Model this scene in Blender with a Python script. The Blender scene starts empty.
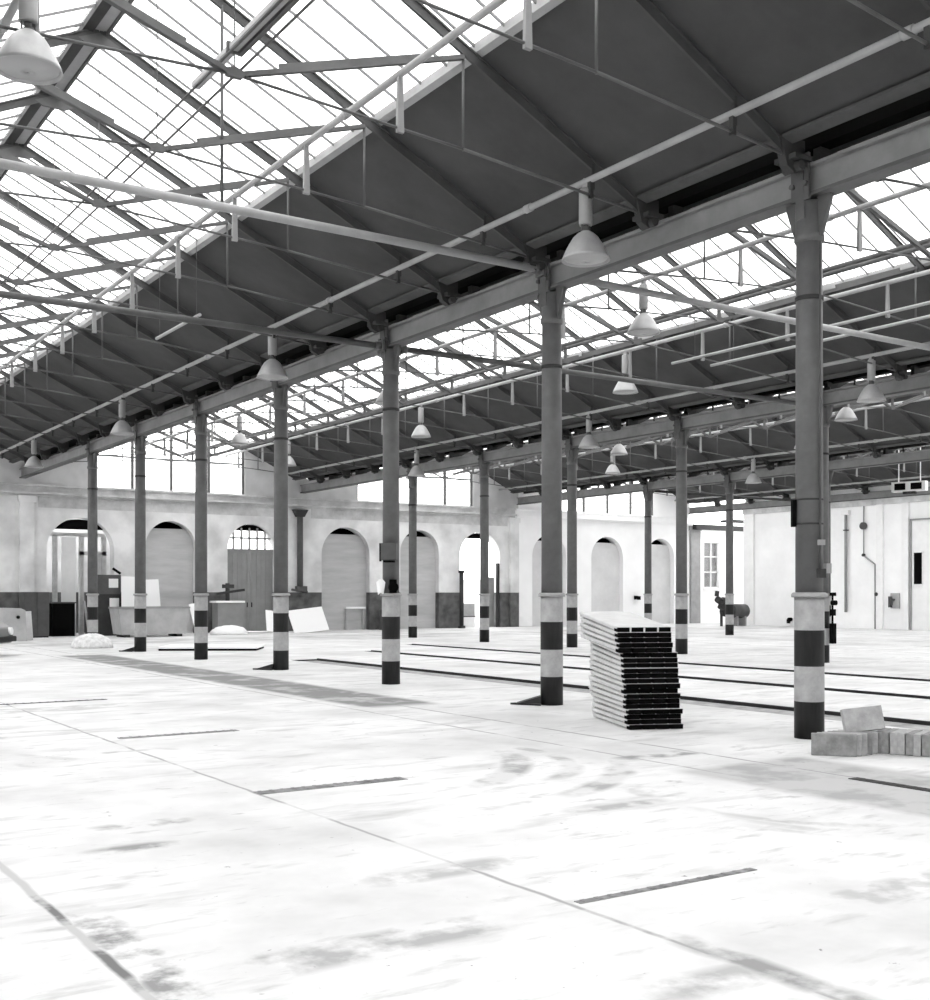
import bpy, bmesh, math, random
from mathutils import Vector, Matrix
random.seed(7)
PI = math.pi
SC = bpy.context.scene
COL = SC.collection

# ---------------------------------------------------------------- materials
def mat(name, c, rough=0.7, metal=0.0, var=0.0, scale=3.0, spec=0.3, bump=0.0, stretch=(1, 1, 1)):
    m = bpy.data.materials.new(name); m.use_nodes = True
    nt = m.node_tree; b = nt.nodes['Principled BSDF']
    b.inputs['Roughness'].default_value = rough; b.inputs['Metallic'].default_value = metal
    b.inputs['Specular IOR Level'].default_value = spec
    b.inputs['Base Color'].default_value = (c, c, c, 1)
    if var > 0:
        tc = nt.nodes.new('ShaderNodeTexCoord'); mp = nt.nodes.new('ShaderNodeMapping')
        mp.inputs['Scale'].default_value = stretch
        nz = nt.nodes.new('ShaderNodeTexNoise'); nz.inputs['Scale'].default_value = scale
        nz.inputs['Detail'].default_value = 5; nz.inputs['Roughness'].default_value = 0.65
        r = nt.nodes.new('ShaderNodeValToRGB')
        lo, hi = max(0, c * (1 - var)), min(0.95, c * (1 + var))
        r.color_ramp.elements[0].position = .3; r.color_ramp.elements[0].color = (lo, lo, lo, 1)
        r.color_ramp.elements[1].position = .7; r.color_ramp.elements[1].color = (hi, hi, hi, 1)
        nt.links.new(tc.outputs['Object'], mp.inputs['Vector']); nt.links.new(mp.outputs[0], nz.inputs['Vector'])
        nt.links.new(nz.outputs['Fac'], r.inputs['Fac']); nt.links.new(r.outputs['Color'], b.inputs['Base Color'])
        if bump:
            bp = nt.nodes.new('ShaderNodeBump'); bp.inputs['Strength'].default_value = bump; bp.inputs['Distance'].default_value = .02
            nt.links.new(nz.outputs['Fac'], bp.inputs['Height']); nt.links.new(bp.outputs[0], b.inputs['Normal'])
    return m

M = {}
M['steel'] = mat('grey painted steel', .085, .6, 0, .25, 2)
M['steel_mid'] = mat('mid grey painted steel', .20, .55, 0, .15, 2)
M['bars'] = mat('glazing bar paint', .16, .6)
M['steel_dark'] = mat('dark steel', .035, .7, 0, .3, 2)
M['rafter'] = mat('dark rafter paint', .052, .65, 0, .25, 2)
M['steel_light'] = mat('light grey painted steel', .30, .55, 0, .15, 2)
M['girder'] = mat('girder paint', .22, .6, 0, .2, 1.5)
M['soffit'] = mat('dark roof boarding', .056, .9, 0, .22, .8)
M['gutter'] = mat('gutter board', .075, .8, 0, .3, 1.2)
M['shaft'] = mat('column grey paint', .115, .55, 0, .2, 3)
M['band_light'] = mat('pale band paint', .34, .65, 0, .2, 6)
M['band_black'] = mat('black band paint', .009, .55, 0, .5, 7, stretch=(3, 3, .4))
M['black'] = mat('black', .004, .9, spec=.05)
M['rib'] = mat('black painted rib', .003, .9, spec=.04)
M['white'] = mat('white paint', .85, .7, 0, .05, 2)
M['lamp'] = mat('aluminium lamp shade', .34, .4, .15, .1, 5)
M['lamp_in'] = mat('frosted lamp cover', .30, .35)
M['ballast'] = mat('lamp ballast grey', .26, .5, .2, .1, 3)
M['plaster_white'] = mat('white plaster', .90, .85, 0, .06, .7)
M['infill'] = mat('grey rendered infill', .46, .9, 0, .14, 1.2, stretch=(.4, 1, 2.5))
M['door'] = mat('grey door paint', .26, .6, 0, .12, 2)
M['cornice'] = mat('cornice stone', .52, .85, 0, .25, 1.5)
M['cab'] = mat('dark cabinet', .07, .6, 0, .2, 3)
M['sheet'] = mat('white board', .88, .6)
M['sheet_grey'] = mat('pale grey board', .42, .7, 0, .15, 2)
M['block'] = mat('aerated concrete block', .36, .95, 0, .22, 9, bump=.3)
M['block_dark'] = mat('weathered concrete block', .24, .95, 0, .3, 9, bump=.3)
M['panel'] = mat('panel sheet metal', .62, .5, 0, .12, 4)
M['slot'] = mat('dusty steel slot', .20, .8, 0, .5, 6)
M['infill_pale'] = mat('pale rendered infill', .64, .9, 0, .08, 1.2)
M['rubber'] = mat('rubber', .015, .8)
M['carpaint'] = mat('car paint grey', .16, .3, .2)
M['chrome'] = mat('chrome', .7, .15, 1)
M['heap'] = mat('white plaster rubble', .7, .95, 0, .25, 7, bump=.6)
M['trench'] = mat('trench concrete', .34, .9, 0, .4, 4)
M['rail'] = mat('shade-dark channel kerb', .02, .7, 0, .4, 5)

def glass(name, whiten):
    m = bpy.data.materials.new(name); m.use_nodes = True
    nt = m.node_tree; nt.nodes.clear()
    o = nt.nodes.new('ShaderNodeOutputMaterial'); tr = nt.nodes.new('ShaderNodeBsdfTransparent')
    tr.inputs[0].default_value = (.9, .9, .9, 1)
    tl = nt.nodes.new('ShaderNodeBsdfTranslucent'); tl.inputs[0].default_value = (.85, .85, .85, 1)
    gl = nt.nodes.new('ShaderNodeBsdfGlossy'); gl.inputs['Roughness'].default_value = .08
    m1 = nt.nodes.new('ShaderNodeMixShader'); m1.inputs[0].default_value = whiten
    m2 = nt.nodes.new('ShaderNodeMixShader'); m2.inputs[0].default_value = .05
    nt.links.new(tr.outputs[0], m1.inputs[1]); nt.links.new(tl.outputs[0], m1.inputs[2])
    nt.links.new(m1.outputs[0], m2.inputs[1]); nt.links.new(gl.outputs[0], m2.inputs[2])
    nt.links.new(m2.outputs[0], o.inputs[0])
    return m
M['glass'] = glass('roof glass', .15)
M['glass_clear'] = glass('window glass', .05)

def wall_material(name, upper, lower, zline, blotch):
    """rendered wall with a darker painted dado up to zline"""
    m = bpy.data.materials.new(name); m.use_nodes = True
    nt = m.node_tree; b = nt.nodes['Principled BSDF']; b.inputs['Roughness'].default_value = .9
    b.inputs['Specular IOR Level'].default_value = .15
    tc = nt.nodes.new('ShaderNodeTexCoord'); sp = nt.nodes.new('ShaderNodeSeparateXYZ')
    nt.links.new(tc.outputs['Object'], sp.inputs[0])
    nz = nt.nodes.new('ShaderNodeTexNoise'); nz.inputs['Scale'].default_value = .9; nz.inputs['Detail'].default_value = 7
    nt.links.new(tc.outputs['Object'], nz.inputs['Vector'])
    r = nt.nodes.new('ShaderNodeValToRGB')
    e = r.color_ramp.elements
    lo = upper * (1 - blotch)
    e[0].position = .32; e[0].color = (lo, lo, lo, 1); e[1].position = .62; e[1].color = (upper, upper, upper, 1)
    nt.links.new(nz.outputs['Fac'], r.inputs[0])
    n2 = nt.nodes.new('ShaderNodeTexNoise'); n2.inputs['Scale'].default_value = 2.5; n2.inputs['Detail'].default_value = 6
    nt.links.new(tc.outputs['Object'], n2.inputs['Vector'])
    r2 = nt.nodes.new('ShaderNodeValToRGB')
    e = r2.color_ramp.elements; a, c2 = (lower * .6, lower * 1.4) if lower < .5 else (lower * .93, lower)
    e[0].position = .3; e[0].color = (a, a, a, 1); e[1].position = .7; e[1].color = (c2, c2, c2, 1)
    nt.links.new(n2.outputs['Fac'], r2.inputs[0])
    th = nt.nodes.new('ShaderNodeMath'); th.operation = 'LESS_THAN'; th.inputs[1].default_value = zline
    nt.links.new(sp.outputs['Z'], th.inputs[0])
    mx = nt.nodes.new('ShaderNodeMixRGB')
    nt.links.new(th.outputs[0], mx.inputs[0]); nt.links.new(r.outputs[0], mx.inputs[1]); nt.links.new(r2.outputs[0], mx.inputs[2])
    nt.links.new(mx.outputs[0], b.inputs['Base Color'])
    return m
M['wall_grey'] = wall_material('old limewashed wall', .80, .11, 1.68, .32)
M['wall_white'] = wall_material('whitewashed wall', .94, .92, .5, .06)
M['gable'] = wall_material('gable render', .62, .6, 0, .25)

def floor_material():
    m = bpy.data.materials.new('worn concrete floor'); m.use_nodes = True
    nt = m.node_tree; N = nt.nodes; L = nt.links; b = N['Principled BSDF']
    b.inputs['Roughness'].default_value = .75; b.inputs['Specular IOR Level'].default_value = .25
    tc = N.new('ShaderNodeTexCoord'); sp = N.new('ShaderNodeSeparateXYZ')
    # wobble
    wz = N.new('ShaderNodeTexNoise'); wz.inputs['Scale'].default_value = 1.6; wz.inputs['Detail'].default_value = 4
    L.new(tc.outputs['Object'], wz.inputs['Vector'])
    wm = N.new('ShaderNodeVectorMath'); wm.operation = 'MULTIPLY_ADD'
    wm.inputs[1].default_value = (.06, .06, 0)
    L.new(wz.outputs['Color'], wm.inputs[0]); L.new(tc.outputs['Object'], wm.inputs[2])
    L.new(wm.outputs[0], sp.inputs[0])
    def math_(op, a, b_=None, c_=None, clamp=False):
        n = N.new('ShaderNodeMath'); n.operation = op; n.use_clamp = clamp
        for i, v in enumerate((a, b_, c_)):
            if v is None: continue
            if isinstance(v, (int, float)): n.inputs[i].default_value = v
            else: L.new(v, n.inputs[i])
        return n.outputs[0]
    X, Y = sp.outputs['X'], sp.outputs['Y']
    OFF = .03
    def soft(v, c, w, s):            # 1 inside |v-c|<w, falls to 0 over s
        d = math_('ABSOLUTE', math_('SUBTRACT', v, c + OFF))
        return math_('SUBTRACT', 1, math_('DIVIDE', math_('SUBTRACT', d, w), s, None, True), None, True)
    def noise(scale, lo, hi, stretch=(1, 1, 1), det=6):
        mp = N.new('ShaderNodeMapping'); mp.inputs['Scale'].default_value = stretch
        n = N.new('ShaderNodeTexNoise'); n.inputs['Scale'].default_value = scale; n.inputs['Detail'].default_value = det
        n.inputs['Roughness'].default_value = .6
        L.new(tc.outputs['Object'], mp.inputs[0]); L.new(mp.outputs[0], n.inputs['Vector'])
        return math_('DIVIDE', math_('SUBTRACT', n.outputs['Fac'], lo), hi - lo, None, True)
    dark = None
    def add(v, k):
        nonlocal dark
        t = math_('MULTIPLY', v, k)
        dark = t if dark is None else math_('MAXIMUM', dark, t)
    brk = noise(1.1, .36, .50)
    add(noise(.45, .42, .75, (1, 1, 1)), .42)
    add(noise(1.3, .50, .74, (.45, 1.5, 1), 9), .50)
    add(noise(3.5, .52, .72, (.5, 1.6, 1), 9), .42)
    add(math_('MULTIPLY', noise(3.2, .58, .66, (.6, 1.3, 1)), noise(.8, .48, .62)), .45)
    add(math_('MULTIPLY', noise(11, .64, .70), noise(1.1, .50, .6)), .80)
    # long joints along the hall
    for c, w, k in ((3.75, .008, .62), (1.5, .016, .85), (8.42, .010, .7), (7.62, .012, .6), (27.7, .03, .8), (31.5, .03, .75), (24.0, .02, .6)):
        add(math_('MULTIPLY', soft(X, c, w, .022), math_('MAXIMUM', brk, .45)), k)
    add(math_('MULTIPLY', math_('MULTIPLY', soft(X, 1.62, .07, .08), soft(Y, 4.9, .7, .6)), noise(4, .42, .6)), .7)
    add(math_('MULTIPLY', math_('MULTIPLY', soft(X, 3.8, .04, .1), soft(Y, 3.2, .5, .5)), noise(3, .3, .6)), .7)
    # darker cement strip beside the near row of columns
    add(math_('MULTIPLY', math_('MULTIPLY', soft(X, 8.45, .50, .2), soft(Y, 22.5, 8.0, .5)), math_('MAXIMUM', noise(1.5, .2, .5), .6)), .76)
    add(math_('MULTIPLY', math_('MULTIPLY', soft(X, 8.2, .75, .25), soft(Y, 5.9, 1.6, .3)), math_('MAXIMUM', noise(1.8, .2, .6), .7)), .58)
    add(math_('MULTIPLY', soft(Y, 38.5, 1.6, 1.0), noise(.7, .35, .6)), .45)
    # soft-edged worn dashes
    for c1, w1, c2, w2, k in ((2.3, .5, 13.5, .10, .45), (4.3, .8, 16.6, .25, .4), (7.95, .35, 8.45, .10, .7), (2.6, .18, 7.9, .05, .7), (2.3, .12, 7.2, .05, .7), (3.6, .35, 5.6, .10, .5), (5.6, .5, 3.9, .12, .45), (2.6, .5, 4.6, .12, .55), (5.8, .3, 6.6, .05, .55), (3.5, .2, 3.4, .07, .5)):
        add(math_('MULTIPLY', math_('MULTIPLY', soft(X, c1, w1, .3), soft(Y, c2, w2, .12)), math_('MAXIMUM', noise(2.5, .35, .55), .2)), k)
    # curved tyre marks
    for cx_, cy_, r, w, k, x0, y0 in ((4.1, 10.64, 3.0, .10, .62, 5.2, 7.6), (5.3, 9.5, 1.87, .06, .5, 5.8, 7.6), (4.55, 10.56, 3.6, .09, .6, 5.6, 6.9), (7.71, 6.29, 1.5, .03, .5, 6.0, 4.7), (8.32, 6.11, 2.16, .04, .5, 6.0, 4.9), (8.5, 6.2, 2.5, .03, .35, 5.8, 4.7), (3.2, 13.0, 1.0, .04, .4, 2.4, 12.2), (2.6, 11.0, 1.6, .05, .38, 2.0, 9.3), (1.2, 10.3, 1.7, .05, .45, 1.0, 9.6), (5.6, 13.4, 3.2, .04, .33, 2.4, 10.2), (6.2, 13.2, 2.6, .04, .3, 3.4, 10.4)):
        dx = math_('SUBTRACT', X, cx_); dy = math_('SUBTRACT', Y, cy_)
        rr = math_('SQRT', math_('ADD', math_('MULTIPLY', dx, dx), math_('MULTIPLY', dy, dy)))
        ring = math_('SUBTRACT', 1, math_('DIVIDE', math_('SUBTRACT', math_('ABSOLUTE', math_('SUBTRACT', rr, r)), w), .10, None, True), None, True)
        lim = math_('MULTIPLY', math_('MULTIPLY', math_('SUBTRACT', X, x0, None), 2.5, None, True), math_('MULTIPLY', math_('SUBTRACT', Y, y0), 2.5, None, True))
        lim2 = math_('MULTIPLY', math_('SUBTRACT', y0 + 2.6, Y), 1.6, None, True)
        lim3 = math_('MULTIPLY', math_('SUBTRACT', x0 + 2.1, X), 1.6, None, True)
        add(math_('MULTIPLY', math_('MULTIPLY', ring, math_('MULTIPLY', lim, math_('MULTIPLY', lim2, lim3))), math_('MAXIMUM', noise(2.3, .35, .6), .35)), k)
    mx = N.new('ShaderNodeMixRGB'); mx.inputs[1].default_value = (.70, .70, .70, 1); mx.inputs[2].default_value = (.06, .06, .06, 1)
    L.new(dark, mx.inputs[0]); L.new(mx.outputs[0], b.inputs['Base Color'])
    return m
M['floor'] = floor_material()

# ---------------------------------------------------------------- mesh helpers
def box(bm, x0, x1, y0, y1, z0, z1, mi=0, mtx=None):
    vs = [bm.verts.new(v) for v in ((x0,y0,z0),(x1,y0,z0),(x1,y1,z0),(x0,y1,z0),(x0,y0,z1),(x1,y0,z1),(x1,y1,z1),(x0,y1,z1))]
    if mtx is not None:
        for v in vs: v.co = mtx @ v.co
    for q in ((0,3,2,1),(4,5,6,7),(0,1,5,4),(1,2,6,5),(2,3,7,6),(3,0,4,7)):
        f = bm.faces.new([vs[i] for i in q]); f.material_index = mi
    return vs
def frame_of(a, b):
    d = (b - a).normalized()
    up = Vector((0, 0, 1)) if abs(d.z) < .99 else Vector((0, 1, 0))
    s = d.cross(up).normalized(); u = s.cross(d).normalized()
    return d, s, u
def bar(bm, a, b, w, h, mi=0):
    """rectangular bar a->b, w sideways, h in the vertical plane"""
    a, b = Vector(a), Vector(b); d, s, u = frame_of(a, b); r = []
    for p in (a, b):
        for i, j in ((-1,-1),(1,-1),(1,1),(-1,1)): r.append(bm.verts.new(p + s*i*w/2 + u*j*h/2))
    for q in ((3,2,1,0),(4,5,6,7),(0,1,5,4),(1,2,6,5),(2,3,7,6),(3,0,4,7)):
        bm.faces.new([r[i] for i in q]).material_index = mi
def tube(bm, a, b, r, seg=8, r2=None, mi=0):
    a, b = Vector(a), Vector(b); d, s, u = frame_of(a, b); r2 = r if r2 is None else r2
    A = [bm.verts.new(a + (s*math.cos(2*PI*i/seg) + u*math.sin(2*PI*i/seg))*r) for i in range(seg)]
    B = [bm.verts.new(b + (s*math.cos(2*PI*i/seg) + u*math.sin(2*PI*i/seg))*r2) for i in range(seg)]
    for i in range(seg):
        f = bm.faces.new((A[i], A[(i+1)%seg], B[(i+1)%seg], B[i])); f.smooth = True; f.material_index = mi
    bm.faces.new(A[::-1]).material_index = mi; bm.faces.new(B).material_index = mi
def lathe(bm, prof, seg=20, mi=0, c=(0,0,0), closed=True, mats=None):
    rings = []
    for r, z in prof:
        rings.append([bm.verts.new((c[0]+r*math.cos(2*PI*i/seg), c[1]+r*math.sin(2*PI*i/seg), c[2]+z)) for i in range(seg)])
    for k in range(len(rings)-1):
        for i in range(seg):
            f = bm.faces.new((rings[k][i], rings[k][(i+1)%seg], rings[k+1][(i+1)%seg], rings[k+1][i]))
            f.smooth = True; f.material_index = mats[k] if mats else mi
    if closed:
        bm.faces.new(rings[0][::-1]).material_index = mats[0] if mats else mi
        bm.faces.new(rings[-1]).material_index = mats[-1] if mats else mi
def prism(bm, poly, axis, t0, t1, mi=0):
    """extrude 2-D poly [(u,v)..] along axis 'x' or 'y' or 'z' from t0 to t1"""
    def P(u, v, t): return {'y': (u, t, v), 'x': (t, u, v), 'z': (u, v, t)}[axis]
    A = [bm.verts.new(P(u, v, t0)) for u, v in poly]; B = [bm.verts.new(P(u, v, t1)) for u, v in poly]
    n = len(poly)
    for i in range(n): bm.faces.new((A[i], A[(i+1)%n], B[(i+1)%n], B[i])).material_index = mi
    bm.faces.new(A[::-1]).material_index = mi; bm.faces.new(B).material_index = mi
def mesh(name, bm, mats, bevel=0):
    bmesh.ops.recalc_face_normals(bm, faces=bm.faces)
    if bevel: bmesh.ops.bevel(bm, geom=list(bm.edges), offset=bevel, segments=1, affect='EDGES')
    me = bpy.data.meshes.new(name); bm.to_mesh(me); bm.free()
    for k in (mats if isinstance(mats, (list, tuple)) else [mats]): me.materials.append(M[k])
    return me
def obj(name, me, parent=None, loc=None):
    o = bpy.data.objects.new(name, me); COL.objects.link(o)
    if parent is not None: o.parent = parent
    if loc: o.location = loc
    return o
def B(): return bmesh.new()
def tag(o, label, cat, group=None, kind=None):
    o['label'] = label; o['category'] = cat
    if group: o['group'] = group
    if kind: o['kind'] = kind
    return o
def thing(name, label, cat, loc=(0,0,0), rz=0, group=None):
    o = bpy.data.objects.new(name, None); COL.objects.link(o); o.empty_display_size = .2
    o.location = loc; o.rotation_euler = (0, 0, rz)
    return tag(o, label, cat, group)
def struct(name, me, label=None, cat=None, parent=None):
    o = obj(name, me, parent)
    if parent is None:
        o['kind'] = 'structure'
        if label: o['label'] = label
        if cat: o['category'] = cat
    return o
def dup(root, loc, rz=None, label=None, group=None):
    r = root.copy(); COL.objects.link(r); r.location = loc
    if rz is not None: r.rotation_euler = (0, 0, rz)
    if label: r['label'] = label
    if group: r['group'] = group
    for ch in list(root.children):
        c = ch.copy(); COL.objects.link(c); c.parent = r
        for g in list(ch.children):
            d = g.copy(); COL.objects.link(d); d.parent = c
    return r
ORD = ['first','second','third','fourth','fifth','sixth','seventh','eighth','ninth','tenth','eleventh','twelfth','thirteenth','fourteenth','fifteenth','sixteenth','seventeenth','eighteenth','nineteenth','twentieth']

# ---------------------------------------------------------------- grid
X1, DX, Y0, DY = 10.317, 11.671, 8.54, 4.64
ROW = [X1 + (i-1)*DX for i in range(0, 5)]         # row 0..4
RID = [(ROW[i]+ROW[i+1])/2 for i in range(4)]      # ridge of bay 1..4
HALF = DX/2
WY = 45.66
RX_ = ROW[4]
def TY(n): return Y0 + 2.32*n
YN, YF = -11.0, WY          # roof extent
def rz_(d):                 # underside of the rafters at distance d from the ridge
    return 9.10 - .485*abs(d)
DE = 2.92                   # half width of the glazed strip

# ---------------------------------------------------------------- floor with channels
TR = [(12.02, 12.72, 2.0, 25.6, .03), (15.62, 15.85, 2.0, 28.5, .07), (18.78, 19.0, 2.0, 31.5, .07)]
bm = B()
xs = [-14.0]; 
for a, b_, *_ in TR: xs += [a, b_]
xs += [60.0]
def plate(bm, x0, x1, y0, y1): 
    nx = max(1, int((x1-x0)/6)); 
    bm.faces.new([bm.verts.new(v) for v in ((x0,y0,0),(x1,y0,0),(x1,y1,0),(x0,y1,0))])
for i in range(0, len(xs), 2): plate(bm, xs[i], xs[i+1], -14, 60)
for a, b_, y0, y1, d in TR: plate(bm, a, b_, -14, y0); plate(bm, a, b_, y1, 60)
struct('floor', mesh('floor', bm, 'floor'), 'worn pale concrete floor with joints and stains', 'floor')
for k, (a, b_, y0, y1, d) in enumerate(TR):
    bm = B()
    box(bm, a-.0, b_+.0, y0, y1, -d-.05, -d, 0)
    box(bm, a-.03, a, y0, y1, -d-.05, -.002, 0)
    box(bm, b_, b_+.05, y0, y1, -d-.05, .02, 1)  # dark colour stands in for shade on the channel's far wall
    box(bm, a, b_, y1, y1+.04, -d-.05, .0, 1)
    struct('trim_%d' % (k+1), mesh('channel', bm, ['trench', 'rail']),
           ['sunken shade-edged floor channel nearest the front columns', 'narrow shade-edged floor channel in the middle of the second bay', 'narrow shade-edged floor channel nearest the second column row'][k], 'floor channel')
# transverse steel slots let into the floor
for (y, x0, x1, w, lab) in ((4.64, 3.80, 5.12, .055, 'dark slot across the floor nearest the camera'), (8.62, 3.75, 5.12, .15, 'grey slot across the floor left of centre, second from the camera'),
                        (12.75, 3.9, 5.3, .13, 'faint slot across the floor, third from the camera'), (17.6, 3.6, 5.2, .10, 'thin black slot across the floor near the left edge')):
    bm = B(); box(bm, x0, x1, y-w/2, y+w/2, -.02, .004)
    for i in range(14):
        xx = x0 + (x1-x0)*(i+.5)/14; box(bm, xx-.015, xx+.015, y-w/2+.005, y+w/2-.005, .0045, .0075)
    tag(obj('floor_slot', mesh('floor_slot', bm, 'steel_dark' if y > 17 else 'slot')), lab, 'floor slot', 'slots let into the floor')
bm = B(); box(bm, 8.30, 8.42, 3.2, 6.45, -.02, .006)
for i in range(32): box(bm, 8.32, 8.40, 3.25+.1*i, 3.29+.1*i, .006, .009)
tag(obj('drain_cover', mesh('drain_cover', bm, 'steel_dark')), 'long thin dark drain cover in the floor right of the blocks', 'drain')

# ---------------------------------------------------------------- roof coverings
for i in range(-1, 4):
    c = (RID[i] if i >= 0 else RID[0]-DX)
    for s in (-1, 1):
        # dark boarded lower slope: a slab with thickness
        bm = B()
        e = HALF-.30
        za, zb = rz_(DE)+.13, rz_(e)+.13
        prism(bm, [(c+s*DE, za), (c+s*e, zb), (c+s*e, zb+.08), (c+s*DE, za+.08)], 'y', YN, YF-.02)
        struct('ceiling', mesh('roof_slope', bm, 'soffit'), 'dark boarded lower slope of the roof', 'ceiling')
        # glazed upper slope
        w = thing('window_%d' % ((i+1)*2 + (1 if s > 0 else 0) + 1), 'long strip of roof glazing with slender bars', 'roof window')
        w['kind'] = 'structure'
        z0 = rz_(.12)+.17; z1 = rz_(DE)+.17
        bm = B(); prism(bm, [(c+s*.12, z0), (c+s*DE, z1), (c+s*DE, z1+.01), (c+s*.12, z0+.01)], 'y', YN, YF-.02)
        g = obj('pane', mesh('roof_pane', bm, 'glass'), w)
        bm = B(); n = int((YF-YN)/.58)
        for k in range(n):
            y = Y0 + .58*(k-33)
            if YN < y < YF-.05: bar(bm, (c+s*.12, y, z0-.012), (c+s*DE, y, z1-.012), .02, .032)
        obj('glazing_bars', mesh('glazing_bars', bm, 'bars'), w)
        bm = B(); prism(bm, [(c+s*(DE-.02), z1-.09), (c+s*(DE+.07), z1-.12), (c+s*(DE+.07), z1-.03), (c+s*(DE-.02), z1+.02)], 'y', YN, YF-.02)
        obj('curb', mesh('curb', bm, 'steel_light'), w)
    # ridge
    r = thing('ridge_beam', ['glazed bay left of the camera', 'nearest bay', 'second bay', 'third bay', 'farthest bay'][i+1] + ' ridge board under the glazing', 'ridge beam', (c, 0, 0))
    r['label'] = 'long ridge beam under the glass peak of the ' + ['bay behind the camera side', 'nearest bay', 'second bay', 'third bay', 'farthest bay'][i+1]
    bm = B(); box(bm, -.075, .085, YN, YF-.02, 9.12, 9.24); obj('board', mesh('board', bm, 'steel_light'), r)  # light tone painted in for the face lit from below
    bm = B(); box(bm, -.22, -.08, YN, YF-.02, 9.08, 9.26); obj('shade_board', mesh('shade_board', bm, 'steel_dark'), r)  # dark tone painted in for the shaded left side of the ridge
    bm = B(); box(bm, .087, .12, YN, YF-.02, 9.08, 9.24); obj('edge_strip', mesh('edge_strip', bm, 'steel'), r)
# gutters and girders on each column row
for i in range(0, 5):
    x = ROW[i]
    rowname = ['row behind the left edge', 'near row of columns', 'second row of columns', 'third row of columns', 'right-hand wall'][i]
    bm = B()
    prism(bm, [(x-.50, 6.57), (x-.34, 6.53), (x-.34, 6.56), (x-.50, 6.60)], 'y', YN, YF-.02)
    if i < 2: prism(bm, [(x+.50, 6.57), (x+.34, 6.53), (x+.34, 6.56), (x+.50, 6.60)], 'y', YN, YF-.02)
    g = struct('ceiling', mesh('valley_gutter', bm, 'gutter'), 'eave boards of the valley gutter between two roof slopes', 'gutter')
    bm = B(); prism(bm, [(x-.34, 6.58), (x-.2, 6.66), (x+.2, 6.66), (x+.34, 6.58), (x+.34, 6.61), (x+.2, 6.70), (x-.2, 6.70), (x-.34, 6.61)], 'y', YN, YF-.02)
    struct('ceiling', mesh('gutter_bed', bm, 'black'), 'valley gutter bed blackened for the shaded gap', 'gutter')  # black colour paints the shade in the gap above the girder
    gd = thing('roof_girder', 'long light grey steel girder carried on the ' + rowname, 'girder', (x, 0, 0))
    bm = B()
    box(bm, -.05, .05, YN, YF-.02, 6.03, 6.31); obj('web', mesh('web', bm, 'girder'), gd)
    bm = B(); box(bm, -.12, .12, YN, YF-.02, 5.99, 6.03); obj('bottom_flange', mesh('flange', bm, 'steel'), gd)
    bm = B(); box(bm, -.12, .12, YN, YF-.02, 6.31, 6.345); obj('top_flange', mesh('flange', bm, 'girder'), gd)

# ---------------------------------------------------------------- trusses (origin: ridge x, truss y)
def part(name, mk, shapes, parent):
    bm = B()
    for f in shapes: f(bm)
    return obj(name, mesh(name, bm, mk), parent)
def make_truss():
    t = thing('roof_truss', 'x', 'roof truss')
    for s in (-1, 1):
        e = HALF-.18
        part('rafter', 'rafter', [lambda b, s=s: bar(b, (s*.0, 0, rz_(0)+.06), (s*e, 0, rz_(e)+.06), .075, .02),
                                 lambda b, s=s: bar(b, (s*.0, 0, rz_(0)+.0), (s*e, 0, rz_(e)+.0), .035, .11)], t)
        part('strut', 'steel', [lambda b, s=s: bar(b, (s*.10, 0, 6.82), (s*2.75, 0, 7.68), .065, .05),
                                lambda b, s=s: bar(b, (s*.5, .02, 6.99), (s*2.3, .02, 7.57), .02, .09)], t)
        part('tie_rod', 'steel', [lambda b, s=s: tube(b, (0, 0, 6.80), (s*2.75, 0, 6.64), .016, 6),
                                  lambda b, s=s: tube(b, (s*2.75, 0, 6.64), (s*(HALF-.28), 0, 6.40), .018, 6)], t)
        part('hanger', 'steel', [lambda b, s=s: tube(b, (s*2.75, 0, 6.62), (s*2.75, 0, 7.72), .017, 6)], t)
        part('post', 'steel_mid', [lambda b, s=s: prism(b, [(s*1.92-.042, 6.64), (s*1.92+.042, 6.64), (s*1.92+.026, 7.25), (s*1.92-.026, 7.25)], 'y', -.022, .022)], t)
        part('pipe_stool', 'steel_dark', [lambda b, s=s: box(b, s*4.62-.025, s*4.62+.025, -.03, .03, 6.44, 6.64),
                               lambda b, s=s: box(b, s*4.62+.03*s-.02, s*4.62+.03*s+.02, -.02, .02, 6.55, 6.86)], t)
        part('shoe', 'steel_dark', [lambda b, s=s: prism(b, [(s*(HALF-.52), 6.60), (s*(HALF-.42), 6.28), (s*(HALF-.30), 6.22), (s*(HALF-.13), 6.34), (s*(HALF-.13), 6.60)], 'y', -.05, .05),
                               lambda b, s=s: box(b, min(s*(HALF-.40), s*(HALF-.14)), max(s*(HALF-.40), s*(HALF-.14)), -.15, .15, 6.345, 6.40),
                               lambda b, s=s: tube(b, (s*(HALF-.26), -.12, 6.30), (s*(HALF-.26), .12, 6.30), .06, 8)], t)
    part('gusset', 'steel', [lambda b: prism(b, [(-.28, 8.96), (0, 9.09), (.28, 8.96), (.16, 8.90), (-.16, 8.90)], 'y', -.02, .02)], t)
    part('node_plate', 'steel', [lambda b: prism(b, [(-.08, 6.765), (.08, 6.765), (.12, 6.83), (0, 6.87), (-.12, 6.83)], 'y', -.03, .03)], t)
    part('king_rod', 'steel', [lambda b: tube(b, (0, 0, 6.8), (0, 0, 9.05), .008, 5)], t)
    return t
proto = make_truss(); used = False
START = [-2, 0, 3, 7]
BAYN = ['nearest', 'second', 'third', 'farthest']
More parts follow.
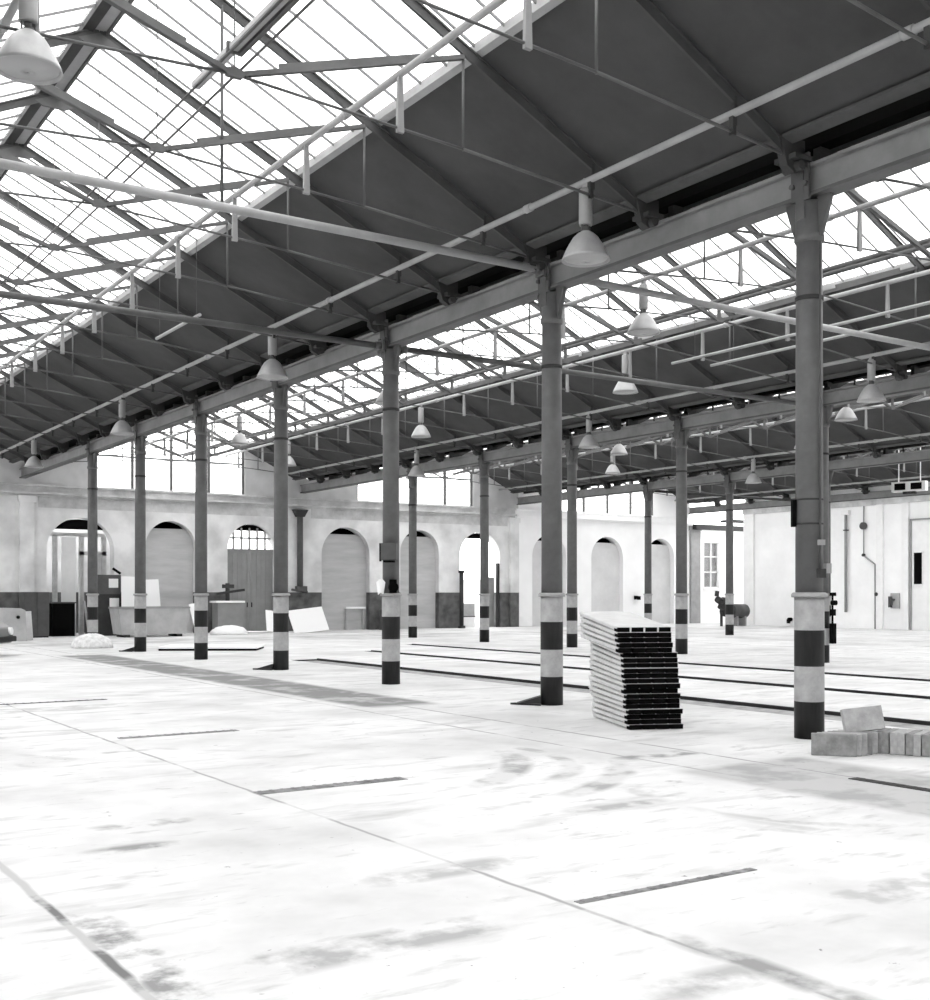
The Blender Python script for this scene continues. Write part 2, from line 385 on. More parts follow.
for bay in range(4):
    cnt = 0
    for n in range(START[bay], 16):
        if bay == 0:
            if n < 0: lab = 'steel roof truss of the nearest bay, ' + ('just in front of' if n == -1 else 'well in front of') + ' the first striped column'
            elif n % 2 == 0 and n//2 < 7: lab = 'roof truss of the nearest bay over the %s near-row column from the right' % ORD[n//2]
            elif n//2 < 6: lab = 'roof truss of the nearest bay between the %s and %s near-row columns from the right' % (ORD[n//2], ORD[n//2+1])
            else: lab = 'steel roof truss of the nearest bay, %s before the arched end wall' % ORD[15-n]
        else:
            lab = 'roof truss of the %s bay, %s counted from the arched end wall' % (BAYN[bay], ORD[15-n])
        if not used: o = proto; o.location = (RID[bay], TY(n), 0); used = True
        else: o = dup(proto, (RID[bay], TY(n), 0))
        o['label'] = lab; o['group'] = 'roof trusses of the %s bay' % BAYN[bay]

# longitudinal pipes, four per bay, and the paired rods under the ridge
for bay in range(4):
    y0 = [3.0, 8.0, 15.0, 24.0][bay]
    for d, z, nm in ((-4.62, 6.67, 'low left'), (-1.92, 7.28, 'high left'), (1.92, 7.28, 'high right'), (4.62, 6.67, 'low right')):
        bm = B(); tube(bm, (0, y0, 0), (0, WY-.1 if z < 7 else WY-1, 0), .042, 10)
        for k in range(7):
            y = y0 + 5.7*(k+.6)
            if y < WY-2: tube(bm, (0, y-.06, 0), (0, y+.06, 0), .055, 10)
        o = obj('long_pipe', mesh('long_pipe', bm, 'steel_light'), None, (RID[bay]+d, 0, z))
        tag(o, 'long pale pipe under the %s bay roof, the %s one' % (BAYN[bay], nm), 'pipe', 'pipes under the roof')
    r = thing('twin_rods', 'pair of thin rods running under the ridge of the %s bay' % BAYN[bay], 'rods', (RID[bay], 0, 6.92 if bay == 0 else 7.13))
    for s in (-1, 1):
        bm = B(); tube(bm, (s*.12, y0, 0), (s*.12, WY-1, 0), .014 if bay == 0 else .042, 8); obj('rod', mesh('rod', bm, 'steel'), r)
    if bay:
        for n in range(START[bay], 16):
            bm = B(); box(bm, -.035, .035, TY(n)-.02, TY(n)+.02, -.28, -.03); box(bm, -.13, .13, TY(n)-.02, TY(n)+.02, -.05, -.02); obj('stool', mesh('stool', bm, 'steel'), r)
# trunking under the nearest ridge
t = thing('cable_trunking', 'thick grey trunking hung below the nearest ridge at the top of the view', 'trunking', (4.47, 0, 7.06))
bm = B(); box(bm, -.05, .05, 8.2, 11.9, -.035, .035); obj('body', mesh('body', bm, 'steel_light', .01), t)
bm = B(); box(bm, .06, .11, 8.6, 10.9, -.05, .03)
for y in (9.0, 10.86): box(bm, -.07, .07, y-.02, y+.02, -.055, .05)
obj('bracket', mesh('bracket', bm, 'steel'), t)
# tie beams across the bays at the second and third columns
for (y, z, xa, xb, mk, lab) in ((13.18, 6.27, ROW[0]+.15, ROW[1]-.2, 'steel_light', 'long pale round tie beam crossing the nearest bay to the second striped column'),
                       (13.18, 6.24, ROW[1]+.2, ROW[2]-.2, 'steel_light', 'pale round tie beam crossing the second bay from the second striped column'),
                       (17.82, 6.0, ROW[0]+.15, ROW[1]-.2, 'steel', 'dark tie beam crossing the nearest bay to the third striped column'),
                       (17.82, 6.0, ROW[1]+.2, ROW[2]-.2, 'steel', 'dark tie beam crossing the second bay from the third striped column'),
                       (36.38, 6.0, ROW[3]+.2, ROW[4]-.1, 'steel_dark', 'dark tie beam crossing the farthest bay towards the white corner')):
    o = thing('tie_beam', lab, 'tie beam', ((xa+xb)/2, y, z))
    h = (xb-xa)/2
    bm = B(); tube(bm, (-h, 0, 0), (h, 0, 0), .055, 12); obj('beam', mesh('beam', bm, mk), o)
    for s in (-1, 1):
        bm = B(); box(bm, s*h-.02, s*h+.02, -.1, .1, -.1, .1)
        tube(bm, (s*(h-.12), 0, 0), (s*h, 0, 0), .07, 10); obj('end_plate', mesh('end_plate', bm, 'steel'), o)
    if y < 15 and xa < 0 :
        bm = B(); tube(bm, (5.28-(xa+xb)/2, 0, 0), (5.28-(xa+xb)/2, 0, 8.70-z), .022, 8); obj('suspension_rod', mesh('suspension_rod', bm, 'steel'), o)
# short tubes hung from the ties
def tube_light(x, z, ya, yb, top, lab):
    o = thing('tube_rail', lab, 'light rail', (x, (ya+yb)/2, z)); h = (yb-ya)/2
    bm = B(); tube(bm, (0, -h, 0), (0, h, 0), .03, 10); obj('tube', mesh('tube', bm, 'steel_light'), o)
    for s in (-.85, .85):
        bm = B(); tube(bm, (0, s*h, .03), (0, s*h, top-z), .006, 5); obj('hanger', mesh('hanger', bm, 'steel'), o)
tube_light(7.1, 6.33, 18.7, 20.9, 7.85, 'short pale tube hanging in front of the dark slope at the left')
tube_light(17.25, 6.5, 9.0, 17.9, 8.6, 'upper of two parallel pale rails crossing behind the nearest striped column')
tube_light(18.10, 6.5, 9.0, 17.6, 7.22, 'lower of two parallel pale rails crossing behind the nearest striped column')

# ---------------------------------------------------------------- columns
def make_column():
    c = thing('iron_column', 'x', 'column', group='striped iron columns')
    bm = B()
    prof = [(.163, 0), (.163, .41), (.163, .411), (.163, .80), (.163, .801), (.163, 1.20), (.163, 1.201), (.163, 1.57)]
    lathe(bm, prof, 28, mats=[0, 0, 1, 1, 0, 0, 1])
    s = obj('painted_sleeve', mesh('painted_sleeve', bm, ['band_black', 'band_light']), c)
    bm = B(); lathe(bm, [(.19, 1.565), (.195, 1.58), (.195, 1.60), (.175, 1.62)], 28); obj('collar', mesh('collar', bm, 'band_light'), c)
    bm = B(); lathe(bm, [(.150, 1.60), (.147, 3.9), (.142, 5.55)], 28); obj('shaft', mesh('shaft', bm, 'shaft'), c)
    bm = B(); lathe(bm, [(.152, 4.86), (.156, 4.87), (.156, 4.90), (.150, 4.91)], 24)
    obj('strap', mesh('strap', bm, 'steel_dark'), c)
    bm = B(); lathe(bm, [(.145, 5.5), (.165, 5.53), (.165, 5.58), (.15, 5.6), (.15, 5.95)], 24)
    obj('neck', mesh('neck', bm, 'shaft'), c)
    bm = B()
    for s_ in (-1, 1): prism(bm, [(s_*.13, 5.55), (s_*.17, 5.55), (s_*.30, 5.93), (s_*.30, 5.99), (s_*.13, 5.99)], 'x', -.03, .03)
    prism(bm, [(-.13, 5.75), (-.15, 5.75), (-.18, 6.35), (-.10, 6.35)], 'y', -.06, .06)
    obj('capital', mesh('capital', bm, 'steel'), c)
    bm = B(); box(bm, -.16, -.125, -.12, .12, 5.95, 6.46); box(bm, .125, .16, -.12, .12, 5.95, 6.46)
    tube(bm, (-.20, -.09, 6.12), (-.16, -.09, 6.12), .03, 8); tube(bm, (-.20, .09, 6.12), (-.16, .09, 6.12), .03, 8)
    tube(bm, (-.20, -.09, 6.32), (-.16, -.09, 6.32), .03, 8); tube(bm, (-.20, .09, 6.32), (-.16, .09, 6.32), .03, 8)
    obj('head_plate', mesh('head_plate', bm, 'steel'), c)
    return c
pc = make_column()
CL = {(1,0): 'thickest grey iron column with striped foot, beside the concrete blocks',
 (1,1): 'striped iron column just left of the stack of ribbed panels',
 (1,2): 'striped iron column with switch box, third from the right of the near row',
 (1,3): 'striped iron column in front of the leaning white board beside the double door',
 (1,4): 'striped iron column rising behind the low white slab, left of the double door',
 (1,5): 'striped iron column standing in front of the grey waste skip',
 (1,6): 'leftmost and farthest striped column of the near row, behind the white heap',
 (2,2): 'striped iron column half hidden right behind the thickest column',
 (2,3): 'striped iron column of the second row just right of the stack of ribbed panels',
 (2,4): 'striped iron column of the second row just left of the stack of ribbed panels',
 (2,5): 'thin striped column in front of the open bright archway',
 (2,6): 'thin striped column just right of the one carrying the switch box',
 (3,4): 'striped iron column of the third row hidden behind the thickest column',
 (3,5): 'thin striped column in front of the small window by the compressor',
 (3,6): 'thin striped column seen above the stack of ribbed panels'}
first = True
for (r, k), lab in CL.items():
    loc = (ROW[r], Y0+DY*k, 0)
    if first: o = pc; o.location = loc; first = False
    else: o = dup(pc, loc)
    o['label'] = lab; o['group'] = 'striped iron columns'
for zz in (2.37, 2.64):
    bm = B(); lathe(bm, [(.153, zz), (.153, zz+.02)], 24); obj('strap', mesh('low_strap', bm, 'steel_dark'), pc)
# foot plates beside two columns
for k, lab in ((3, 'black steel floor plate jutting left from the foot of the fourth column'), (5, 'thin black floor plate jutting left from the foot of the sixth column'), (1, 'black floor plate jutting left from the second column foot')):
    bm = B(); prism(bm, [(-.60, .0), (-.17, -.22), (-.17, .22)], 'z', .002, .03)
    prism(bm, [(-.50, .03), (-.16, .03), (-.16, .13)], 'y', -.10, .10)
    o = obj('floor_plate', mesh('floor_plate', bm, 'steel_dark'), None, (X1, Y0+DY*k, 0)); o.rotation_euler = (0, 0, math.radians(-34))
    tag(o, lab, 'floor plate', 'floor plates at column feet')

# fittings on columns
def fitting(name, label, cat, loc, parts, rz=0):
    o = thing(name, label, cat, loc, rz)
    for pn, mk, fs in parts:
        bm = B()
        for f in fs: f(bm)
        obj(pn, mesh(pn, bm, mk), o)
    return o
cA = (ROW[1], Y0, 0); cC = (ROW[1], Y0+2*DY, 0)
th = .589
def around(c, ang, r):   # ang measured from the direction towards the camera
    base = math.atan2(-c[1], -c[0]); a = base + ang
    return (c[0]+r*math.cos(a), c[1]+r*math.sin(a)), a
(px, py), a = around(cC, -.15, .155)
fitting('switch_box', 'grey metal switch box strapped to the third column', 'switch box', (px, py, 2.2),
        [('case', 'steel', [lambda b: box(b, 0, .12, -.14, .14, 0, .30)]), ('dark_edge', 'black', [lambda b: box(b, -.01, .10, -.17, -.145, -.02, .30), lambda b: box(b, .0, .14, -.10, .10, -.04, -.005)])], a)
(px, py), a = around(cC, .2, .155)
fitting('cable_reel', 'small black socket box hanging on the third column above its bands', 'socket box', (px, py, 1.62),
        [('case', 'black', [lambda b: tube(b, (0, 0, .1), (.12, 0, .1), .085, 12), lambda b: box(b, 0, .06, -.06, .06, .0, .24)])], a)
(px, py), a = around(cC, -1.2, .19)
fitting('paper_bundle', 'crumpled white papers fixed to the left side of the third column', 'papers', (px, py, 1.62),
        [('sheets', 'sheet', [lambda b, i=i: box(b, -.02+.01*i, -.012+.01*i, -.08, .08, 0, .24, mtx=Matrix.Rotation(.2*(i-2), 4, 'X')) for i in range(5)])], a)
(px, py), a = around(cA, -1.25, .165)
fitting('wall_bracket', 'narrow black plate on the left side of the thickest column', 'bracket', (px, py, 2.35),
        [('plate', 'black', [lambda b: box(b, -.01, .03, -.04, .04, 0, .30)])], a)
(px, py), a = around(cA, .75, .158)
fitting('conduit', 'thin conduit with small boxes running down the thickest column', 'conduit', (px, py, 1.78),
        [('pipe', 'steel', [lambda b: tube(b, (.012, 0, .1), (.012, 0, 3.7), .012, 8)]),
           ('box', 'steel_light', [lambda b: box(b, 0, .06, -.03, .03, .36, .42), lambda b: box(b, 0, .05, .06, .13, .05, .16)]),
         ('plug', 'steel_dark', [lambda b: box(b, 0, .06, -.04, .04, 0, .10)])], a)
c2 = (ROW[2], Y0+2*DY, 0)
(px, py), a = around(c2, 1.0, .25)
fitting('hose_valve', 'dark valves on the column behind the thickest column', 'valve', (px, py, .9),
        [('body', 'black', [lambda b: box(b, -.02, .08, -.07, .07, -.45, .02), lambda b: box(b, -.02, .08, -.05, .05, .2, .35), lambda b: tube(b, (0, 0, .5), (.12, 0, .5), .06, 10), lambda b: box(b, -.02, .08, -.06, .06, .66, .74), lambda b: tube(b, (.02, 0, -.4), (.02, 0, .7), .025, 8)])], a)

# ---------------------------------------------------------------- lamps
def make_lamp():
    t = thing('pendant_lamp', 'x', 'lamp')
    bm = B(); lathe(bm, [(.078, -.50), (.084, -.48), (.084, -.08), (.07, -.05)], 20); bal = obj('ballast', mesh('ballast', bm, 'ballast'), t)
    bm = B(); box(bm, -.02, .02, -.05, .05, -.06, .06); tube(bm, (-.03, 0, .05), (.03, 0, .05), .03, 8); obj('hook', mesh('hook', bm, 'steel_light'), t)
    bm = B(); lathe(bm, [(.035, -.58), (.035, -.50)], 14); lathe(bm, [(.06, -.60), (.06, -.565)], 14)
    for s in (-1, 1): box(bm, s*.06-.006, s*.06+.006, -.012, .012, -.62, -.47)
    obj('neck', mesh('neck', bm, 'steel'), t)
    bm = B()
    out = [(.06, -.575), (.10, -.60), (.155, -.65), (.205, -.73), (.25, -.815), (.285, -.89), (.30, -.93)]
    inn = [(.29, -.93), (.275, -.89), (.24, -.82), (.195, -.74), (.145, -.665), (.095, -.615), (.05, -.59)]
    lathe(bm, out+inn, 28, closed=False)
    obj('shade', mesh('shade', bm, 'lamp'), t)
    bm = B(); lathe(bm, [(.272, -.905), (.20, -.93), (.08, -.945), (.01, -.95), (.01, -.94), (.08, -.935), (.20, -.918), (.272, -.895)], 24, closed=False)
    obj('glass_cover', mesh('glass_cover', bm, 'lamp_in'), t)
    return t
lp = make_lamp(); first = True
LAMPS = [(2.49, 10.80, 7.24, 'large bell lamp at the top left corner of the view'),
 (9.10, 10.95, 6.63, 'bell lamp hanging in front of the girder left of the thickest column'),
 (9.10, 20.20, 6.63, 'bell lamp hanging just above the fourth striped column'),
 (9.10, 29.45, 6.63, 'bell lamp hanging among the dark rafters above the sixth striped column'),
 (9.10, 38.70, 6.63, 'smallest bell lamp at the far left end of the nearest bay'),
 (14.23, 15.50, 7.24, 'bell lamp hanging high in the second bay, right of the second striped column'),
 (14.23, 24.78, 7.24, 'bell lamp in the second bay half hidden by the third striped column'),
 (14.23, 34.06, 7.24, 'faint bell lamp against the far glazing left of the fourth striped column'),
 (18.07, 20.30, 7.24, 'bright bell lamp just right of the second column, under the bay edge'),
 (18.07, 29.42, 7.24, 'bell lamp in the second bay just right of the third striped column'),
 (18.07, 38.70, 7.24, 'small bell lamp beside the top of the fourth striped column'),
 (20.77, 15.55, 6.63, 'bell lamp right of the thickest column, under the second dark slope'),
 (20.77, 24.85, 6.63, 'bell lamp close to the top of the thin column right of the second column'),
 (20.77, 34.10, 6.63, 'small low bell lamp just above the thin column by the switch box'),
 (25.90, 20.20, 7.24, 'white domed bell lamp in the third bay right of the thickest column'),
 (25.90, 29.42, 7.24, 'upper of two small bell lamps in the third bay left of the third row'),
 (29.74, 24.85, 7.24, 'bell lamp of the third bay hidden behind the thickest column'),
 (29.74, 34.15, 7.24, 'lower of two small bell lamps left of the third row'),
 (32.44, 29.42, 6.63, 'small bell lamp by the third column row near the white right wall')]
for x, y, z, lab in LAMPS:
    if first: o = lp; o.location = (x, y, z); first = False
    else: o = dup(lp, (x, y, z))
    o['label'] = lab; o['group'] = 'bell lamps under the roof'

# ---------------------------------------------------------------- end wall with arches
ARCH = [(12.50, 1.30, 'open'), (16.10, 1.05, 'fill'), (19.62, 1.08, 'door'), (24.12, 1.20, 'fill'), (27.98, 1.05, 'fill'), (31.38, 1.18, 'out'),
        (35.60, 1.08, 'fill'), (39.40, 1.08, 'fill'), (43.15, 1.0, 'fill')]
TOP = 4.58
def arch_wall(bm, x0, x1, arches, ztop, y0, depth, N=20):
    def quad(a, b, c, d): bm.faces.new([bm.verts.new(v) for v in (a, b, c, d)])
    x = x0
    for (c, r, _) in arches:
        zs = TOP - r
        for yy in (y0, y0+depth):
            quad((x, yy, 0), (c-r, yy, 0), (c-r, yy, ztop), (x, yy, ztop))
        pts = [(c - r*math.cos(PI*i/N), zs + r*math.sin(PI*i/N)) for i in range(N+1)]
        for i in range(N):
            (xa, za), (xb, zb) = pts[i], pts[i+1]
            for yy in (y0, y0+depth): quad((xa, yy, za), (xb, yy, zb), (xb, yy, ztop), (xa, yy, ztop))
            quad((xa, y0, za), (xb, y0, zb), (xb, y0+depth, zb), (xa, y0+depth, za))
        quad((c-r, y0, 0), (c-r, y0, zs), (c-r, y0+depth, zs), (c-r, y0+depth, 0))
        quad((c+r, y0, 0), (c+r, y0, zs), (c+r, y0+depth, zs), (c+r, y0+depth, 0))
        x = c+r
    for yy in (y0, y0+depth): quad((x, yy, 0), (x1, yy, 0), (x1, yy, ztop), (x, yy, ztop))
WT = 5.42
bm = B(); arch_wall(bm, -14, 33.46, ARCH[:6], WT, WY, .55)
struct('wall_back', mesh('wall_back', bm, 'wall_grey'), 'old arcaded end wall with dark dado', 'wall')
bm = B(); arch_wall(bm, 33.46, 45.4, ARCH[6:], WT, WY, .55)
bm2 = None
struct('wall_back', mesh('wall_back', bm, 'wall_white'), 'whitewashed right part of the arcaded end wall', 'wall')
bm = B()
box(bm, 45.4, 46.42, WY, WY+.4, 0, WT); box(bm, 47.62, 54, WY, WY+.4, 0, WT)
box(bm, 46.42, 47.62, WY, WY+.4, 0, 1.95); box(bm, 46.42, 47.62, WY, WY+.4, 4.5, WT)
struct('wall_back', mesh('wall_back', bm, 'wall_white'), 'white end wall of the yard with a small window', 'wall')
bm = B(); box(bm, RX_, 54.3, 42.6, 43.4, WT, WT+.12)
struct('ceiling', mesh('recess_shade_strip', bm, 'soffit'), 'ceiling strip added to dim the recess by the small window', 'ceiling')  # strip added to cut the sky light falling into the recess
bm = B(); box(bm, RX_+.3, 54.3, 41.37, 41.67, 0, WT); struct('wall_recess', mesh('recess_wall', bm, 'wall_white'), 'white side of the recess', 'wall')
bm = B(); box(bm, 54, 54.3, 41.67, WY, 0, WT); struct('wall_recess', mesh('recess_end', bm, 'wall_white'), 'white end of the recess', 'wall')
bm = B(); box(bm, RX_, 53.9, 45.15, 45.45, WT-.28, WT-.002); tag(obj('lintel_beam', mesh('lintel_beam', bm, 'steel_dark')), 'dark lintel beam across the recess above the small window', 'beam')
# cornice
bm = B()
for x0, x1, nm_, mk_, lb_ in ((-14, 33.4, 'trim_4', 'cornice', 'moulded cornice along the old grey end wall'), (33.5, 45.4, 'trim_22', 'plaster_white', 'white moulded cornice along the whitewashed end wall')):
    bm = B()
    box(bm, x0, x1, WY-.10, WY+.3, 5.34, 5.42)
    box(bm, x0, x1, WY-.24, WY+.3, 5.42, 5.50)
    box(bm, x0, x1, WY-.06, WY+.3, 5.50, 5.72)
    box(bm, x0, x1, WY-.14, WY+.3, 5.72, 5.80)
    struct(nm_, mesh('cornice', bm, mk_), lb_, 'cornice')
bm = B()
for x0, x1 in ((10.9, 20.9), (22.4, 33.0)):
    for (c, r, _) in ARCH[:6]: pass
    box(bm, x0, x1, WY-.015, WY, 4.92, 5.34)
struct('trim_5', mesh('frieze', bm, 'cornice'), 'grey frieze band under the cornice', 'frieze')
# gables: rendered shoulders, glazed centre
for i in range(4):
    c = RID[i]; gw = 3.15
    bm = B()
    for s in (-1, 1):
        poly = [(c+s*HALF, 5.8), (c+s*gw, 5.8), (c+s*gw, rz_(gw)+.2), (c+s*(HALF-.3), rz_(HALF-.3)+.2), (c+s*HALF, 6.7)]
        prism(bm, poly, 'y', WY, WY+.3)
    struct('wall_back', mesh('gable', bm, 'gable' if i < 3 else 'wall_white'), 'rendered shoulders of the end gable', 'wall')
    w = thing('window_%d' % (11+i), 'large glazed gable above the cornice of the ' + BAYN[i] + ' bay', 'gable window'); w['kind'] = 'structure'
    bm = B(); prism(bm, [(c-gw, 5.8), (c+gw, 5.8), (c+gw, rz_(gw)+.15), (c, rz_(0)+.15), (c-gw, rz_(gw)+.15)], 'y', WY+.12, WY+.13)
    obj('pane', mesh('gable_pane', bm, 'glass_clear'), w)
    bm = B()
    for x in (-3.12, -1.6, 0, 1.6, 3.12): box(bm, c+x-.05, c+x+.05, WY+.05, WY+.17, 5.8, rz_(x)+.1)
    for s in (-1, 1): bar(bm, (c, WY+.1, rz_(0)+.1), (c+s*gw, WY+.1, rz_(gw)+.1), .12, .1)
    box(bm, c-gw, c+gw, WY+.06, WY+.16, 7.05, 7.11)
    obj('window_frame', mesh('gable_frame', bm, 'steel'), w)
# pilasters on the end wall
for x, w, mk, lab in ((10.46, .52, 'wall_grey', 'plastered pilaster at the left end of the arcade'), (33.35, .5, 'wall_grey', 'plastered pilaster where the grey wall turns white'), (45.65, .7, 'steel_light', 'grey pilaster beside the small window')):
    bm = B(); box(bm, x-w/2, x+w/2, WY-.14, WY+.01, 0, 5.3); box(bm, x-w/2-.06, x+w/2+.06, WY-.18, WY+.01, 5.1, 5.34)
    struct('trim_%d' % (6 + int(x > 30) + int(x > 40)), mesh('pilaster', bm, mk), lab, 'pilaster')
p = fitting('downpipe', 'grey downpipe with funnel head on the wall right of the double door', 'downpipe', (21.8, WY-.16, 0),
   [('pipe', 'steel', [lambda b: tube(b, (0, 0, 1.9), (0, 0, 5.1), .13, 12)]), ('head', 'steel_dark', [lambda b: prism(b, [(-.16, 4.95), (.16, 4.95), (.34, 5.26), (-.34, 5.26)], 'y', -.14, .14)]),
    ('valve', 'steel', [lambda b: box(b, -.2, .3, -.1, .1, 1.75, 1.95), lambda b: tube(b, (-.4, 0, 1.8), (.35, 0, 1.7), .05, 8)])])

# arch infills and closing
dk = 1
for i, (c, r, kind) in enumerate(ARCH):
    N = 20; zs = TOP-r
    if kind == 'fill':
        zc = TOP-.30
        zb_ = .7 if i in (7,) else 0
        pts = [(c-r, zb_)] + [(c - r*math.cos(PI*k/N), min(zc, zs + r*math.sin(PI*k/N))) for k in range(N+1)] + [(c+r, zb_)]
        bm = B(); prism(bm, pts, 'y', WY+.30, WY+.42)
        struct('wall_back', mesh('infill', bm, 'infill' if i < 6 else 'infill_pale'), 'rendered panel closing an arch', 'arch infill')
    if kind in ('fill', 'door'):
        bm = B(); box(bm, c-r-.1, c+r+.1, WY+.95, WY+1.05, 0, 5.2); box(bm, c-r-.1, c+r+.1, WY+.55, WY+1.0, 4.7, 5.2)
        box(bm, c-r-.1, c-r-.02, WY+.55, WY+1.0, 0, 4.7); box(bm, c+r+.02, c+r+.1, WY+.55, WY+1.0, 0, 4.7)
        if kind == 'fill': struct('wall_back', mesh('arch_backing', bm, 'black'), 'black backing added behind an arch for its dark gap', 'wall')  # black box added to keep sky out and the arch gap dark
        else: bm.free()
bm = B(); box(bm, ARCH[7][0]-ARCH[7][1]-.05, ARCH[7][0]+ARCH[7][1]+.05, WY-.03, WY+.5, 0, .7)
struct('trim_20', mesh('sill', bm, 'white'), 'white sill wall closing the foot of an arch', 'sill')
# double door with fanlight
c, r, _ = ARCH[2]; zs = TOP-r
d = thing('door_1', 'grey boarded double door with a glazed fanlight', 'door', (c, WY+.25, 0)); d['kind'] = 'structure'
for s in (-1, 1):
    bm = B(); box(bm, min(.01*s, s*r), max(.01*s, s*r), 0, .06, .02, 3.42)
    for k in range(5):
        xx = s*(.12+k*.21); box(bm, xx-.004, xx+.004, -.012, 0, .05, 3.38)
    lf = obj('door_leaf', mesh('door_leaf', bm, 'door'), d)
    bm = B(); box(bm, s*.10-.02, s*.10+.02, -.05, 0, 1.05, 1.25); obj('door_handle', mesh('door_handle', bm, 'steel_dark'), lf)
bm = B(); box(bm, -r, r, -.04, .08, 3.42, 3.52); box(bm, -r, r, -.04, .06, 3.95, 4.02)
for k in range(-2, 3): box(bm, k*.36-.03, k*.36+.03, -.04, .06, 3.5, 4.42)
obj('fanlight_frame', mesh('fanlight_frame', bm, 'door'), d)
bm = B(); pts = [(-r, 3.5)] + [(-r*math.cos(PI*k/16), min(4.35, zs + r*math.sin(PI*k/16))) for k in range(17)] + [(r, 3.5)]
prism(bm, pts, 'y', .02, .03); obj('pane', mesh('fan_pane', bm, 'glass_clear'), d)
bm = B(); prism(bm, [(-.75, 4.3), (.75, 4.3), (.4, 4.56), (-.4, 4.56)], 'y', .03, .08); obj('top_board', mesh('top_board', bm, 'black'), d)
# open arch 1: room behind
bm = B(); box(bm, 10.3, 15.2, WY+3.0, WY+3.1, 0, 5.4); box(bm, 10.2, 10.3, WY+.55, WY+3.0, 0, 5.4); box(bm, 14.9, 15.0, WY+.55, WY+3.0, 0, 5.4)
struct('wall_far', mesh('far_room', bm, 'wall_grey'), 'small room seen through the leftmost arch', 'wall')
bm = B(); pts = []
N = 20; c, r, _ = ARCH[0]; zs = TOP-r
pts = [(c - r*math.cos(PI*k/N), max(3.98, zs + r*math.sin(PI*k/N))) for k in range(3, N-2)]
prism(bm, [(c-.95, 4.14), (c+.95, 4.14)] + [(c + .95*math.cos(PI*k/10), 4.14 + .40*math.sin(PI*k/10)) for k in range(1, 10)], 'y', WY+.35, WY+.4)
o = struct('trim_9', mesh('lunette', bm, 'black'), 'black lunette for the shaded gap in the head of the leftmost arch', 'lunette')  # black sheet stands in for the dark gap under the arch head
d = thing('door_2', 'tall narrow white door standing in the leftmost arch', 'door', (12.22, WY+.7, 0)); d['kind'] = 'structure'
bm = B(); box(bm, -.28, .28, 0, .06, 0, 3.85); obj('door_leaf', mesh('leaf', bm, 'white'), d)
bm = B()
for x in (-.62, .40, 1.28): box(bm, x, x+.18, -.05, .1, 0, 3.9)
box(bm, -1.25, 1.46, -.05, .1, 3.88, 4.02); box(bm, .4, 1.46, -.05, .1, 3.15, 3.3); box(bm, .95, 1.28, 0, .1, 1.7, 3.15)
obj('door_frame', mesh('door_frame', bm, 'cornice'), d)
# outside pieces in the open arch
bm = B(); box(bm, 29.5, 40, WY+7, WY+7.3, 0, 2.4)
struct('wall_yard', mesh('yard_wall', bm, 'wall_white'), 'low white yard wall beyond the open arch', 'wall')
bm = B(); box(bm, 31.86, 32.42, WY+.3, WY+.36, 0, 2.42)
for k in range(3): box(bm, 31.94, 32.34, WY+.285, WY+.30, .12+k*.77, .78+k*.77)
o = obj('door_leaf', mesh('open_leaf', bm, 'door')); tag(o, 'grey panelled door leaf standing in the bright open archway', 'door leaf')
fitting('dark_post', 'dark round post standing left of the bright open archway', 'post', (29.98, WY-.5, 0),
  [('post', 'steel_dark', [lambda b: tube(b, (0, 0, 0), (0, 0, 2.6), .10, 12)]), ('cap', 'steel_dark', [lambda b: tube(b, (0, 0, 2.6), (0, 0, 2.72), .15, 12)]), ('foot', 'steel_dark', [lambda b: tube(b, (0, 0, 0), (0, 0, .12), .18, 12)])])
fitting('white_crate', 'white crates stacked inside the bright open archway', 'crate', (31.05, WY+.8, 0),
  [('lower_crate', 'white', [lambda b: box(b, -.4, .4, -.3, .3, 0, .50)]), ('upper_crate', 'sheet_grey', [lambda b: box(b, -.38, .38, -.28, .28, .55, 1.15)]), ('pallet', 'cab', [lambda b: box(b, -.42, .42, -.3, .3, .50, .55)])])
bm = B(); box(bm, -.06, .06, -.06, .06, 0, 3.1); tag(obj('door_post', mesh('door_post', bm, 'steel_dark'), None, (32.48, WY+.1, 0)), 'thin dark door post at the right of the open archway', 'post')
c, r, _ = ARCH[5]
bm = B(); prism(bm, [(c-.62, 4.28), (c+.62, 4.28)] + [(c + .62*math.cos(PI*k/10), 4.28 + .27*math.sin(PI*k/10)) for k in range(1, 10)], 'y', WY+.3, WY+.36)
struct('trim_21', mesh('lunette', bm, 'black'), 'black lunette for the shaded gap in the head of the bright open arch', 'lunette')  # black sheet paints the dark crescent at this arch top
bm = B(); box(bm, 29.9, 30.95, WY+1.6, WY+1.7, 1.25, 1.75); struct('wall_yard', mesh('dark_ledge', bm, 'cab'), 'dark ledge in the yard beyond the open arch', 'wall')
# window in the yard wall
w = thing('window_15', 'tall white framed window right of the grey pilaster', 'window', (47.02, WY+.1, 1.95)); w['kind'] = 'structure'
bm = B(); box(bm, -.6, .6, .02, .03, 0, 2.55); obj('pane', mesh('pane', bm, 'glass_clear'), w)
bm = B()
for x in (-.6, 0, .55): box(bm, x-.02, x+.05, -.02, .06, 0, 2.55)
for z in (0, .85, 1.7, 2.49): box(bm, -.6, .6, -.02, .06, z, z+.06)
obj('window_frame', mesh('window_frame', bm, 'white'), w)
bm = B(); box(bm, -.7, .7, -.2, 0, -.08, 0); obj('window_sill', mesh('window_sill', bm, 'white'), w)
bm = B(); box(bm, 46.42, 47.62, WY+.3, WY+.39, 1.95, 4.5); struct('wall_far', mesh('window_backing', bm, 'infill'), 'grey backing added to darken the small window', 'wall')  # grey slab added right behind the glass so the panes look dim

